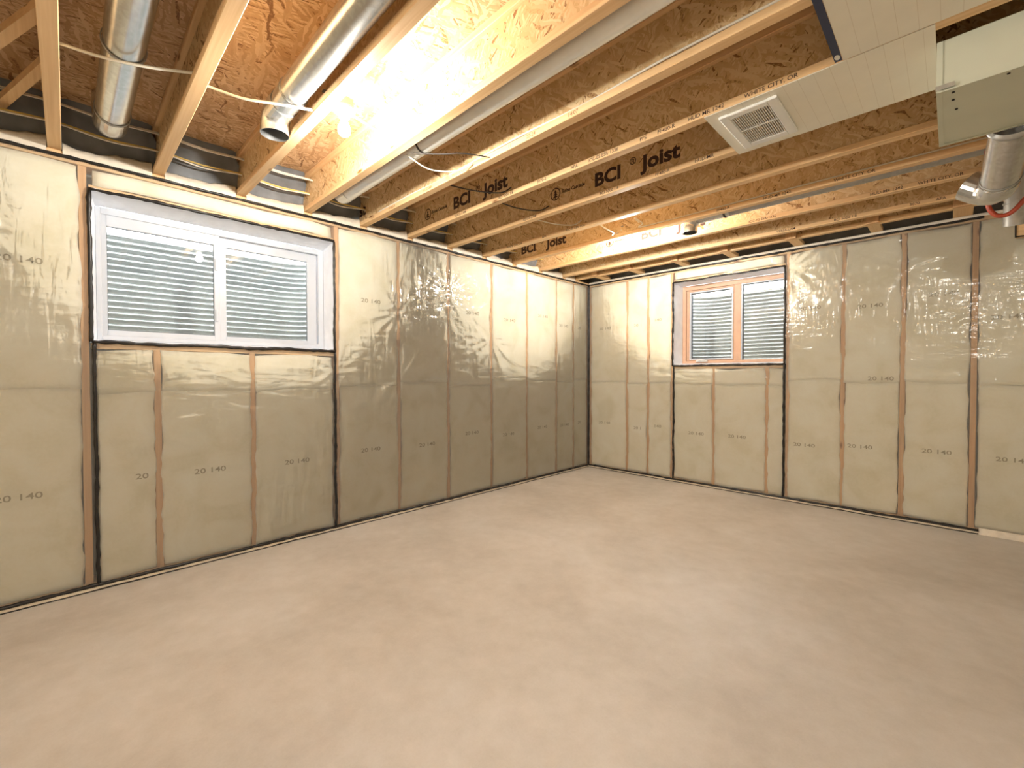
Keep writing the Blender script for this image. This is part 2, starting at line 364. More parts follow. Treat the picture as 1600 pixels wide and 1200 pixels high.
def batt(W, l, r, z0, z1, gl, gr, seed):
    """friction-fit batt: pillowed front face with ragged side edges that lap over the stud faces"""
    nx, nzv = 7, max(4, int((z1 - z0) / 0.035)); vs = []; fs = []
    def d_front(u, w, a, z):
        e = min(u, 1 - u) * (r - l); e2 = min(w, 1 - w) * (z1 - z0)
        d = 0.0068 + 0.006 * math.exp(-e / 0.010) + 0.0016 * math.exp(-e2 / 0.02)
        return max(0.0055, d + 0.0012 * nz(a * 5 + seed, z * 5))
    for j in range(nzv + 1):
        w = j / nzv; z = z0 + (z1 - z0) * w
        wl = gl + 0.013 * nz(z * 5.1, seed) + 0.010 * nz(z * 15, seed + 5) + 0.010 * nz(z * 1.3, seed + 11)
        wr = gr + 0.013 * nz(z * 5.1, seed + 3) + 0.010 * nz(z * 15, seed + 8) + 0.010 * nz(z * 1.3, seed + 17)
        A, B = l + min(max(wl, 0.002), 0.034), r - min(max(wr, 0.002), 0.034)
        for i in range(nx + 1):
            u = (0, 0.03, 0.12, 0.35, 0.65, 0.88, 0.97, 1)[i]; a = A + (B - A) * u
            zz = z + (0.020 * nz(a * 3.3, 30.0) + 0.006 * nz(a * 13, 31.0) if j in (0, nzv) else 0)
            vs.append(W.P(a, zz, d_front(u, w, a, z)))
    n1 = nx + 1
    for j in range(nzv):
        for i in range(nx): fs.append((j * n1 + i, j * n1 + i + 1, (j + 1) * n1 + i + 1, (j + 1) * n1 + i))
    # lip -> back of lip -> cavity edge -> back
    ring = [j * n1 for j in range(nzv, -1, -1)] + list(range(1, n1)) + [j * n1 + nx for j in range(1, nzv + 1)] + [nzv * n1 + i for i in range(nx - 1, 0, -1)]
    def loopz(idx): return vs[idx]
    base = len(vs)
    def comp(idx):
        p = vs[idx]; return (p[1], p[2]) if W.side == 'L' else (p[0], p[2])
    prev = ring
    for stage in range(3):
        cur = []
        for idx in ring:
            a, z = comp(idx)
            if stage == 0: d = 0.0155
            else: a = min(max(a, l + 0.0195), r - 0.0195); d = 0.0157 if stage == 1 else 0.15
            cur.append(len(vs)); vs.append(W.P(a, z, d))
        n = len(ring)
        for k in range(n): fs.append((prev[k], cur[k], cur[(k + 1) % n], prev[(k + 1) % n]))
        prev = cur
    fs.append(tuple(prev))
    if W.flip(): pass
    mb = MB(); mb.add(vs, fs)
    o = obj('insulation_batt', mb, 'batt', W.o, True)
    bm = bmesh.new(); bm.from_mesh(o.data); bmesh.ops.recalc_face_normals(bm, faces=bm.faces); bm.to_mesh(o.data); bm.free()
    return o
def gap_of(s, table): return table.get(round(s, 3), 0.016)
def batts_for(W, bounds, win, gaps, split, cripples):
    out = []
    k = 0
    for l, r in zip(bounds[:-1], bounds[1:]):
        inwin = l >= win['a0'] - 0.06 and r <= win['a1'] + 0.06
        if inwin: continue
        sp = split + 0.10 * nz(l * 2.9, 3.3)
        for z0, z1 in ((0.012, sp), (sp, 2.606)):
            out.append((l, r, z0, z1, batt(W, l, r, z0, z1, gap_of(l, gaps), gap_of(r, gaps), k * 7.3))); k += 1
    wb = [win['a0'] - 0.004] + cripples + [win['a1'] + 0.004]
    for l, r in zip(wb[:-1], wb[1:]):
        zt = win['z0'] - 0.045; sp = split - 0.03
        out.append((l, r, 0.012, sp, batt(W, l, r, 0.012, sp, gap_of(l, gaps), gap_of(r, gaps), k * 7.3))); k += 1
        out.append((l, r, sp, zt, batt(W, l, r, sp, zt, gap_of(l, gaps), gap_of(r, gaps), k * 7.3))); k += 1
    out.append((wb[0], wb[-1], win['z1'] + 0.034, 2.606, batt(W, wb[0], wb[-1], win['z1'] + 0.034, 2.606, 0.02, 0.02, 91.0)))
    return out
def wrinkle(a, z, knots):
    h = 0.0030 + 0.0022 * nz(a * 2.3, z * 2.3, 1.7) + 0.0009 * nz(a * 9, z * 9, 4.4)
    fold = 0.0
    for (ka, kz, R, amp, ph) in knots:
        dx, dz = a - ka, z - kz; rr = math.hypot(dx, dz)
        if rr < R:
            th = math.atan2(dz, dx); f = (1 - rr / R) ** 1.2 * min(1, rr / 0.05)
            fold = max(fold, 2.6 * amp * f * (0.5 + 0.5 * math.sin(th * 13 + 3.5 * nz(th * 1.5, rr * 3, ph) + ph)) ** 3)
    return min(max(h + fold, 0.0008), 0.024)
def poly_sheet(W, lo, hi, win, knots, step=0.021):
    def axis(pts):
        o = []
        for p, q in zip(pts[:-1], pts[1:]):
            n = max(1, int(round((q - p) / step))); o += [p + (q - p) * i / n for i in range(n)]
        return o + [pts[-1]]
    A = axis([lo, win['a0'], win['a1'], hi]); Z = axis([-0.006, win['z0'], win['z1'], 2.652])
    vs = [W.P(a, z, -wrinkle(a, z, knots)) for z in Z for a in A]; n = len(A); fs = []
    for j in range(len(Z) - 1):
        for i in range(n - 1):
            ca, cz = (A[i] + A[i + 1]) / 2, (Z[j] + Z[j + 1]) / 2
            if win['a0'] < ca < win['a1'] and win['z0'] < cz < win['z1']: continue
            q = (j * n + i, j * n + i + 1, (j + 1) * n + i + 1, (j + 1) * n + i)
            fs.append(q)
    o = obj('vapour_barrier', MB().add(vs, fs), 'poly_film', W.o, True)
    o['label'] = 'clear glossy plastic sheet creased over the insulation'; return o
def bead(W, path, w=0.009, seed=0.0, name='sealant_bead', mat='sealant', gaps=0.0, d=-0.007):
    """ragged black sealant line squeezed out along a path of (s, z)"""
    pts = []; rad = []
    for (a0, z0), (a1, z1) in zip(path[:-1], path[1:]):
        L = math.hypot(a1 - a0, z1 - z0); n = max(2, int(L / 0.03))
        for i in range(n + (1 if (a1, z1) == path[-1] else 0)):
            t = i / n; a = a0 + (a1 - a0) * t; z = z0 + (z1 - z0) * t
            q = (a + z) * 9 + seed
            o = 0.007 * nz(q * 0.42, seed) + 0.0035 * nz(q * 1.9, seed)
            na, nzz = (-(z1 - z0) / L, (a1 - a0) / L)
            pts.append(W.P(a + na * o, z + nzz * o, d)); rad.append(w * (1 + 0.50 * nz(q * 1.7, seed + 4) + 0.40 * nz(q * 5.3, seed + 9)))
    o = obj(name, MB().sweep(pts, rad, 6), mat, W.o, True); return o

LS = [-8.38, -7.75, -7.14, -6.53, -5.935, -5.351, -3.761, -3.152, -2.552, -1.93, -1.32, -0.73, -0.349, -0.02]
RS = [0.03, 0.633, 0.947, 1.263, 2.561, 3.038, 3.485, 3.941, 4.55, 5.16, 5.77, 6.38, 6.58]
make_wall(WL, YE, 0.0, W1, LS, {}, [-4.999, -4.423]); make_wall(WR, 0.0, XE, W2, RS, {}, [1.789, 2.364])
lb = batts_for(WL, LS, W1, {-5.351: 0.020, -3.761: 0.019, -4.999: 0.020, -4.423: 0.019}, 1.235, [-4.999, -4.423])
rb = batts_for(WR, RS, W2, {3.485: 0.021, 3.941: 0.027, 2.561: 0.008, 1.263: 0.008, 2.364: 0.016}, 1.235, [1.789, 2.364])
poly_sheet(WL, YE, 0.0, W1, [(-3.16, 1.95, 0.40, 0.006, 1.0), (-2.552, 2.22, 0.55, 0.007, 2.0), (-2.56, 1.98, 0.40, 0.005, 5.0), (-1.93, 2.19, 0.60, 0.007, 2.2), (-1.93, 1.75, 0.55, 0.006, 4.0), (-1.32, 1.92, 0.45, 0.006, .4), (-2.56, 1.42, 0.4, 0.004, 5.1), (-2.25, 2.05, 0.35, 0.006, 0.9), (-1.62, 2.0, 0.35, 0.006, 3.3), (-2.25, 1.7, 0.3, 0.005, 1.9), (-1.9, 1.95, 0.4, 0.006, 6.0), (-2.9, 2.1, 0.35, 0.006, 2.9), (-5.35, 2.0, 0.22, 0.0022, 3.0), (-3.15, 1.3, 0.4, 0.005, 2.0), (-3.76, 1.35, 0.3, 0.004, 0.7), (-5.0, 0.9, 0.3, 0.004, 0.2)])
poly_sheet(WR, 0.0, XE, W2, [(2.56, 2.45, 0.4, 0.006, 1.0), (3.03, 2.25, 0.35, 0.004, 0.5), (3.48, 2.3, 0.4, 0.004, 3.0), (3.94, 1.85, 0.3, 0.004, 2.0), (2.36, 1.32, 0.25, 0.004, 2.0)])
for W, lo, hi in ((WL, YE, 0.0), (WR, 0.0, 3.985)):
    sg = 1
    bead(W, [(lo, 2.637), (hi, 2.637)], 0.0100, 1.0); bead(W, [(lo, -0.003), (hi, -0.003)], 0.0115, 2.0)
    hem = MB(); n = int((hi - lo) / 0.06); vs = []
    for i in range(n + 1):
        a = lo + (hi - lo) * i / n; w = 0.004 * nz(a * 3, 7)
        vs += [W.P(a, -0.010, -0.002), W.P(a, -0.012, -0.012 + w), W.P(a, -0.028, -0.014 + w), W.P(a, -0.029, -0.002)]
    fs = []
    for i in range(n):
        for k in range(4): fs.append((i * 4 + k, i * 4 + (k + 1) % 4, i * 4 + 4 + (k + 1) % 4, i * 4 + 4 + k))
    obj('poly_hem', hem.add(vs, fs), 'hem', W.o)
    bead(W, [(lo, -0.031), (hi, -0.031)], 0.0042, 3.0, d=-0.014)
n = 60; vs = []
for i in range(n + 1):
    a = 3.986 + (XE - 3.99) * i / n; w = 0.010 * abs(nz(a * 4, 7))
    vs += [WR.P(a, 0.02, -0.004), WR.P(a, -0.010, -0.008 - w), WR.P(a, FL + 0.001, -0.020 - w)]
obj('poly_hem', MB().add(vs, [(i * 3 + k, i * 3 + k + 1, i * 3 + 4 + k, i * 3 + 3 + k) for i in range(n) for k in range(2)]), 'poly_loose', WR.o, True)
bead(WL, [(-0.008, 0.0), (-0.008, 2.64)], 0.012, 4.0, d=-0.010)
for W, w in ((WL, W1), (WR, W2)):
    a0, a1, z0, z1 = w['a0'], w['a1'], w['z0'], w['z1']
    bead(W, [(a0, z1), (a1, z1)], 0.0105, 5.0); bead(W, [(a0, z0), (a1, z0)], 0.0115, 6.0)
    bead(W, [(a0, z0), (a0, z1)], 0.0120, 7.0); bead(W, [(a1, z0), (a1, z1)], 0.0105, 8.0)
    bead(W, [(a0 + 0.012, 0.0), (a0 + 0.012, z0)], 0.0105, 9.0); bead(W, [(a1, 0.0), (a1, z0)], 0.0105, 10.0)
# printed marks on the batts, visible through the film
def find_batt(bs, a, z):
    for l, r, z0, z1, o in bs:
        if l - 0.01 <= a <= r + 0.01 and z0 <= z <= z1: return o
    return bs[0][4]
LM = [(-5.62, 1.992), (-3.443, 2.006), (-2.22, 2.016), (-1.633, 1.989), (-1.02, 2.095), (-0.58, 2.005), (-5.64, 0.615), (-5.09, 0.65, '20'), (-4.707, 0.633), (-4.105, 0.615), (-3.454, 0.633), (-2.833, 0.612), (-2.234, 0.675), (-1.658, 0.606), (-1.03, 0.641), (-0.56, 0.633), (-0.22, 0.644, '20'), (-0.22, 2.003, '20')]
RM = [(0.281, 1.99), (0.80, 1.995, '20 1'), (1.085, 2.042, '140'), (2.756, 2.012), (3.245, 1.982), (3.75, 2.03), (4.13, 1.794), (3.33, 1.224 + 0.06), (0.274, 0.642), (0.80, 0.607, '20 1'), (1.085, 0.654, '140'), (1.587, 0.604), (2.058, 0.61), (2.718, 0.586), (3.18, 0.621), (3.72, 0.635), (4.172, 0.619)]
for W, bs, ms in ((WL, lb, LM), (WR, rb, RM)):
    for q in ms:
        a, z = q[:2]; t = q[2] if len(q) > 2 else '20 140'
        text(t, 0.052, W.P(a, z - 0.02, 0.0046), (0, 1, 0) if W.side == 'L' else (1, 0, 0), (0, 0, 1), 'ink_grey', find_batt(bs, a, z), stretch=1.35, align='CENTER', bold=0.0006)
# plain walls of the rest of the basement, behind the camera
w = obj('wall_back', MB().box(-0.36, XE + 0.2, YE - 0.2, YE, FL, ZD), 'rear_wall'); tag(w, 'insulated end wall closing the basement opposite the small window', 'wall', kind='structure')
w = obj('wall_side', MB().box(XE, XE + 0.2, YE, 0.36, FL, ZD), 'rear_wall'); tag(w, 'plain partition wall closing the basement opposite the wide window', 'wall', kind='structure')

# ---- windows
def rect_frame(W, mb, a0, a1, z0, z1, t, d0, d1, c=0.003):
    tl, tr, tb, tt = t if isinstance(t, tuple) else (t, t, t, t)
    W.box(mb, a0, a0 + tl, z0, z1, d0, d1, c); W.box(mb, a1 - tr, a1, z0, z1, d0, d1, c)
    W.box(mb, a0 + tl, a1 - tr, z0, z0 + tb, d0, d1, c); W.box(mb, a0 + tl, a1 - tr, z1 - tt, z1, d0, d1, c); return mb
def liner(W, root, w, f, D):
    """wrapped reveal from the wall face to the window frame: four sloped boards"""
    a0, a1, z0, z1 = w['a0'], w['a1'], w['z0'], w['z1']; fa0, fa1, fz0, fz1 = f; t = 0.012
    def slab(q0, q1, q2, q3, n):    # quad extruded along n
        vs = [V(q) for q in (q0, q1, q2, q3)]; vs += [v + V(n) * t for v in vs]
        return MB().add(vs, [(0, 1, 2, 3), (7, 6, 5, 4), (0, 4, 5, 1), (1, 5, 6, 2), (2, 6, 7, 3), (3, 7, 4, 0)])
    P = W.P; e = 0.004; dd = -0.0005
    for q, n in (((P(a0 + e, z1 - e, dd), P(a1 - e, z1 - e, dd), P(fa1, fz1, D), P(fa0, fz1, D)), (0, 0, 1)),
                 ((P(a0 + e, z0 + e, dd), P(a1 - e, z0 + e, dd), P(fa1, fz0, D), P(fa0, fz0, D)), (0, 0, -1))):
        obj('reveal_liner', slab(*q, n), 'liner', root)
    for s, a, fa in ((-1, a0 + e, fa0), (1, a1 - e, fa1)):
        n = (0, s, 0) if W.side == 'L' else (s, 0, 0)
        obj('reveal_liner', slab(P(a, z0 + e, dd), P(a, z1 - e, dd), P(fa, fz1, D), P(fa, fz0, D), n), 'liner', root)
# wide white slider
D1 = 0.205
win1 = thing('window_1', 'wide white vinyl sliding window in the insulated wall', 'window', WL.P(-4.55, 1.53, D1), kind='structure')
liner(WL, win1, W1, (-5.290, -3.797, 1.556, 2.436), D1)
obj('window_frame', rect_frame(WL, MB(), -5.290, -3.797, 1.556, 2.436, (0.028, 0.045, 0.030, 0.045), D1, D1 + 0.085), 'vinyl', win1)
obj('track', WL.box(MB(), -5.262, -3.842, 1.586, 1.598, D1 + 0.01, D1 + 0.075), 'vinyl', win1)
for nm, a0, a1, tl, tr, dd in (('l', -5.268, -4.589, 0.034, 0.038, D1 + 0.008), ('r', -4.600, -3.846, 0.058, 0.080, D1 + 0.034)):
    sh = obj('sash', rect_frame(WL, MB(), a0, a1, 1.584, 2.394, (tl, tr, 0.040, 0.076), dd, dd + 0.026), 'vinyl', win1)
    obj('pane', WL.box(MB(), a0 + tl - 0.005, a1 - tr + 0.005, 1.619, 2.323, dd + 0.011, dd + 0.015), 'glass', sh)
    obj('spacer_bar', rect_frame(WL, MB(), a0 + tl - 0.003, a1 - tr + 0.003, 1.621, 2.321, 0.006, dd + 0.0155, dd + 0.022, 0), 'spacer', sh)
    if nm == 'l':
        for zz in (2.17, 1.78): obj('latch', WL.box(MB(), -4.622, -4.604, zz - 0.045, zz + 0.045, dd - 0.012, dd + 0.001, 0.004), 'vinyl', sh)
# small casement with tan frame
D2 = 0.225
win2 = thing('window_2', 'small casement window with tan frame and crank in the insulated wall', 'window', WR.P(1.91, 1.44, D2), kind='structure')
liner(WR, win2, W2, (1.317, 2.505, 1.468, 2.462), D2)
fm = MB(); rect_frame(WR, fm, 1.317, 2.505, 1.468, 2.462, (0.045, 0.032, 0.034, 0.060), D2, D2 + 0.09); WR.box(fm, 1.945, 2.022, 1.502, 2.402, D2 + 0.002, D2 + 0.09, 0.003)
obj('window_frame', fm, 'tan_frame', win2)
sh = obj('sash', rect_frame(WR, MB(), 1.364, 1.943, 1.504, 2.400, (0.040, 0.010, 0.008, 0.020), D2 + 0.012, D2 + 0.06), 'tan_frame', win2)
obj('glazing_bead', rect_frame(WR, MB(), 1.405, 1.932, 1.513, 2.379, 0.016, D2 + 0.008, D2 + 0.05), 'vinyl', sh)
obj('spacer_bar', rect_frame(WR, MB(), 1.421, 1.916, 1.529, 2.363, 0.010, D2 + 0.045, D2 + 0.052, 0), 'spacer', sh)
obj('pane', WR.box(MB(), 1.421, 1.916, 1.529, 2.363, D2 + 0.038, D2 + 0.042), 'glass', sh)
for zz in (1.62, 2.30): obj('keeper', WR.box(MB(), 1.900, 1.916, zz - 0.02, zz + 0.02, D2 + 0.022, D2 + 0.036, 0.003), 'spacer', sh)
obj('glazing_bead', rect_frame(WR, MB(), 2.022, 2.474, 1.470, 2.404, (0.012, 0.008, 0.012, 0.012), D2 + 0.006, D2 + 0.05), 'vinyl', win2)
obj('spacer_bar', rect_frame(WR, MB(), 2.034, 2.466, 1.482, 2.392, 0.008, D2 + 0.045, D2 + 0.052, 0), 'spacer', win2)
obj('pane', WR.box(MB(), 2.034, 2.466, 1.482, 2.392, D2 + 0.038, D2 + 0.042), 'glass', win2)
ck = MB(); WR.box(ck, 1.50, 1.64, 1.486, 1.506, D2 - 0.028, D2, 0.005); ck.sweep([WR.P(1.52, 1.500, D2 - 0.030), WR.P(1.56, 1.508, D2 - 0.040), WR.P(1.62, 1.503, D2 - 0.036)], 0.007, 8)
obj('crank_handle', ck, 'plastic_white', win2, True)

# ---- window wells and the ground outside
GZ = 2.44
def u_path(W, c, half, proj, rad, d0):
    P = []
    P.append((c - half, d0)); 
    for i in range(13):
        t = math.pi / 2 * i / 12; P.append((c - half + rad - rad * math.cos(t), proj - rad + rad * math.sin(t)))
    for i in range(13):
        t = math.pi / 2 * i / 12; P.append((c + half - rad + rad * math.sin(t), proj - rad + rad * math.cos(t)))
    P.append((c + half, d0)); return P
def well(W, c, half, proj, rad, ztop, label, nm):
    pa = u_path(W, c, half, proj, rad, 0.362)
    root = thing('window_well', label, 'window well', W.P(c, 1.2, 0.9), 'corrugated window wells')
    z0 = 1.20; pitch = 0.0495; per = 6; n = int((ztop - z0) / pitch * per); vs = []; fs = []
    cn = V((c, proj * 0.45))
    for j in range(n + 1):
        z = z0 + j * pitch / per; o = 0.0150 * math.sin(2 * math.pi * j / per)
        for i, (a, d) in enumerate(pa):
            t = V(pa[min(i + 1, len(pa) - 1)]) - V(pa[max(i - 1, 0)]); nn = V((-t.y, t.x)).normalized()
            vs.append(W.P(a + nn.x * o, z, d + nn.y * o))
    m = len(pa); k0 = len(vs)
    fs = [(j * m + i, j * m + i + 1, (j + 1) * m + i + 1, (j + 1) * m + i) for j in range(n) for i in range(m - 1)]
    o = obj('corrugated_sheet', MB().add(vs, fs), 'well_steel', root, True)
    sm = o.modifiers.new('thickness', 'SOLIDIFY'); sm.thickness = 0.002
    obj('rolled_rim', MB().sweep([W.P(a, ztop, d) for a, d in pa], 0.010, 8), 'well_steel', root, True)
    return pa
pa1 = well(WL, -4.60, 1.06, 1.12, 0.34, 2.485, 'galvanized corrugated window well behind the wide sliding window', 'a')
pa2 = well(WR, 1.93, 0.86, 1.10, 0.42, 2.445, 'galvanized corrugated window well behind the small tan casement window', 'b')
for W, pa, lo, hi, nm in ((WL, pa1, -12.0, 0.36, 'ground'), (WR, pa2, 0.36, 10.0, 'ground')):
    ring = [(lo, 0.362)] + [(a, d) for a, d in pa] + [(hi, 0.362), (hi, 7.0), (lo, 7.0)]
    ring = [(a + (0.014 if False else 0), d) for a, d in ring]
    zz = GZ - 0.03; n = len(ring)
    vs = [W.P(a, zz, d) for a, d in ring] + [W.P(a, zz - 0.2, d) for a, d in ring]
    # top face only, pulled off the well by the sheet's own thickness
    g = obj('ground', MB().add(vs[:n], [tuple(range(n))]), 'ground'); tag(g, 'grassy ground outside around the window well of the ' + ('wide window' if W is WL else 'small window'), 'ground', kind='structure')
    gv = [W.P(a, 1.22, d) for a, d in pa]
    g = obj('well_floor', MB().add(gv, [tuple(range(len(gv)))]), 'gravel'); tag(g, 'gravel bed at the foot of the window well of the ' + ('wide window' if W is WL else 'small window'), 'gravel', kind='structure')

# ================================================================== JOISTS
FW = 0.060
LBL = {12: 'engineered joist running close along the small-window wall with short blocks nailed to it', 11: 'first full-bay joist out from the small-window wall beside the ladder blocks',
       10: 'second full-bay joist from the small-window wall, lit by the corner bulb', 9: 'joist carrying the corner bulb and the long elbowed duct on its far side',
       8: 'joist next to the register panel on the side of the corner bulb', 7: 'joist with large lettering and a tree logo under the register panel edge',
       6: 'joist with black lettering between register panel and white pipe bay', 5: 'joist with a white cable laid along its lower flange',
       4: 'joist between the bare bulb with wall box and the long white pipe', 3: 'joist with porcelain lampholder on one side and open duct elbow on other',
       2: 'joist between the duct running into the rim and the open elbow duct', 1: 'joist with a plain underside next to the diagonal braces',
       0: 'joist on the far side of the diagonal braces'}
joists = {}
for k, y1 in JOIST_Y.items():
    y0 = y1 - FW; yc = (y0 + y1) / 2
    j = thing('floor_joist', LBL.get(k, 'engineered joist over the rear of the basement behind the braces'), 'joist', (0.0, yc, ZJ), 'engineered floor joists in a row')
    x0, x1 = -0.10, XE - 0.005
    fl = obj('bottom_flange', MB().box(x0, x1, y0, y1, ZJ, ZJ + 0.038, 0.003), 'pine_x', j)
    wb = obj('web', MB().box(x0, x1, yc - 0.005, yc + 0.005, ZJ + 0.038, ZD - 0.038), 'osb_web', j)
    tf = obj('top_flange', MB().box(x0, x1, y0, y1, ZD - 0.038, ZD, 0.003), 'pine_x', j)
    joists[k] = (j, fl, wb)
def big_print(k, X, size=0.138, z=None, logo=True):
    j, fl, wb = joists[k]; y = JOIST_Y[k] - FW / 2 - 0.005; z = z or ZJ + 0.098
    text('BCI', size, (X, y, z), (1, 0, 0), (0, 0, 1), 'ink', wb, bold=0.0055, stretch=1.12)
    text('®', size * 0.5, (X + 0.305, y, z + 0.062), (1, 0, 0), (0, 0, 1), 'ink', wb, bold=0.001)
    text('Joist', size, (X + 0.405, y, z), (1, 0, 0), (0, 0, 1), 'ink', wb, bold=0.0055, stretch=1.12)
    if logo:
        cx, cz = X - 0.385, z + 0.055; R = 0.052; vs = []; fs = []; n = 28
        for i in range(n):
            a = 2 * math.pi * i / n
            for r in (R, R - 0.009): vs.append((cx + r * math.cos(a), y - 0.0004, cz + r * math.sin(a)))
        fs = [(2 * i, 2 * ((i + 1) % n), 2 * ((i + 1) % n) + 1, 2 * i + 1) for i in range(n)]
        mb = MB().add(vs, fs)
        for (w, za, zb) in ((0.014, 0.012, 0.038), (0.022, -0.008, 0.016), (0.029, -0.028, -0.004)):
            mb.add([(cx - w, y - 0.0004, cz + za), (cx + w, y - 0.0004, cz + za), (cx, y - 0.0004, cz + zb)], [(0, 1, 2)])
        mb.add([(cx - 0.005, y - 0.0004, cz - 0.044), (cx + 0.005, y - 0.0004, cz - 0.044), (cx + 0.005, y - 0.0004, cz - 0.026), (cx - 0.005, y - 0.0004, cz - 0.026)], [(0, 1, 2, 3)])
        obj('tree_logo', mb, 'ink', wb)
        text('Boise Cascade', 0.040, (X - 0.318, y, cz - 0.012), (1, 0, 0), (0, 0, 1), 'ink', wb, bold=0.0014, stretch=0.98)
big_print(5, -0.62, logo=False); big_print(6, 0.70); big_print(7, 1.835); big_print(9, 0.125); big_print(10, 1.43)
def small_print(k, items):
    j, fl, wb = joists[k]; y = JOIST_Y[k] - FW
    for x, t in items: text(t, 0.030, (x, y, ZJ + 0.009), (1, 0, 0), (0, 0, 1), 'ink_thin' if k < 6 else 'ink', fl, stretch=1.02, bold=0.0002)
small_print(5, [(0.5, 'FF480-R'), (1.0, 'HUD-MR'), (1.35, 'WHITE CITY, OR'), (1.9, '11'), (2.05, '20-24'), (2.35, '14:07'), (0.2, '1342')])
small_print(6, [(0.75, 'VERSA-LAM'), (1.30, 'BCI 5000 1.8'), (1.70, '3070-2'), (2.00, 'APA'), (2.14, 'ICC-ES ESR-1336'), (2.50, 'PFS'), (2.61, 'FF480-R'), (2.785, 'HUD'), (2.86, 'MR'), (2.91, '1242'), (3.065, 'WHITE CITY, OR')])
small_print(7, [(1.1, 'VERSA-LAM'), (1.9, 'BCI 5000 1.8'), (2.35, 'FF480-R'), (2.62, 'HUD-MR')])
small_print(8, [(0.4, 'WHITE CITY, OR'), (0.9, 'APA'), (1.2, 'ICC-ES ESR-1336')])
small_print(9, [(2.4, 'FF480-R'), (2.75, 'HUD-MR 1242'), (3.2, 'WHITE CITY, OR')])
small_print(10, [(2.5, 'ICC-ES ESR-1336'), (3.35, 'HUD-MR 1242'), (3.62, 'WHITE CITY, OR')])
small_print(11, [(2.6, 'VERSA-LAM'), (3.05, 'BCI 5000 1.8'), (3.55, '3070'), (3.705, 'APA'), (3.86, 'ICC-ES')])
# blocks between the last joist and the wall plate
y12 = JOIST_Y[12]
for i, X in enumerate((0.33, 0.86, 1.46, 2.02, 2.66, 3.29, 3.86)):
    b = thing('ladder_block', ['short pine block nearest the room corner between last joist and wall', 'short pine block second from the room corner along the small-window wall',
              'short pine block above the hinge-side part of the small tan window', 'short pine block above the fixed pane of the small tan window',
              'short pine block first past the small window, toward the trunk duct', 'short pine block second past the small window, toward the trunk duct',
              'wide pine block beside the duct elbow at the end of the black sealant line'][i], 'wood block', (X, y12, ZJ), 'ladder blocks along the small-window wall')
    w = 0.045 if i < 6 else 0.06
    obj('flat_piece', MB().box(X - w, X + w, y12 + 0.001, -0.005, ZJ + 0.001, ZJ + 0.037, 0.003), 'pine_y', b)
    obj('upright_piece', MB().box(X - w, X + w, y12 - FW - 0.038, y12 - FW - 0.001, ZJ - 0.002, ZD - 0.002, 0.003), 'pine_z', b)
# rim behind the joist ends: dark insulation in every bay with loose film at its foot
ks = sorted(JOIST_Y)
for i, (ka, kb) in enumerate(zip(ks[:-1], ks[1:])):
    ya, yb = JOIST_Y[ka] - FW / 2 + 0.006, JOIST_Y[kb] - FW / 2 - 0.006
    vs = []; n = 10; m = 8
    for j in range(m + 1):
        t = j / m; z = ZJ + 0.001 + (ZD - ZJ - 0.002) * t
        for q in range(n + 1):
            u = q / n; y = ya + (yb - ya) * u
            x = -0.075 + 0.115 * t ** 1.5 + 0.02 * nz(y * 7, z * 7, i) - (0.02 if q in (0, n) else 0)
            inset = 0.026 if (z < ZJ + 0.04 or z > ZD - 0.04) else 0.0
            yy = min(max(y, ya + inset), yb - inset)
            vs.append((x, yy, z))
    n1 = n + 1; k0 = len(vs)
    vs += [(-0.16, v[1], v[2]) for v in vs]
    fs = [(j * n1 + q, j * n1 + q + 1, (j + 1) * n1 + q + 1, (j + 1) * n1 + q) for j in range(m) for q in range(n)]
    ring = list(range(n1)) + [j * n1 + n for j in range(1, m + 1)] + [m * n1 + q for q in range(n - 1, -1, -1)] + [j * n1 for j in range(m - 1, 0, -1)]
    fs += [(ring[q], ring[(q + 1) % len(ring)], ring[(q + 1) % len(ring)] + k0, ring[q] + k0) for q in range(len(ring))]
    obj('rim_insulation', MB().add(vs, fs), 'rim_dark', WL.o, True)
    # crumpled film standing up above the plate
    vs = []; n = 26; ya2, yb2 = JOIST_Y[ka] + 0.004, JOIST_Y[kb] - FW - 0.004
    if yb2 - ya2 < 0.1: ya2, yb2 = JOIST_Y[ka] + 0.004, JOIST_Y[kb] - FW - 0.004
    for q in range(n + 1):
        y = ya2 + (yb2 - ya2) * q / n; h = 0.034 + 0.040 * abs(nz(y * 5.0, i * 1.7)) + 0.020 * nz(y * 13, i) ** 2 + 0.03 * (q / n) ** 4
        for zz, x in ((2.647, 0.0035), (ZJ + 0.003, 0.0065 + 0.003 * nz(y * 11, 8)), (ZJ + h * 0.75, -0.004), (ZJ + h, -0.022 + 0.012 * nz(y * 9, 3)), (ZJ + 0.001, -0.055)):
            vs.append((x, y, zz))
    fs = [(q * 5 + k, q * 5 + k + 1, (q + 1) * 5 + k + 1, (q + 1) * 5 + k) for q in range(n) for k in range(4)]
    o = obj('film_flap', MB().add(vs, fs), 'poly_loose', WL.o, True)
obj('rim_board', MB().box(-0.36, -0.165, YE, 0.36, ZJ, ZD), 'foundation', WL.o)
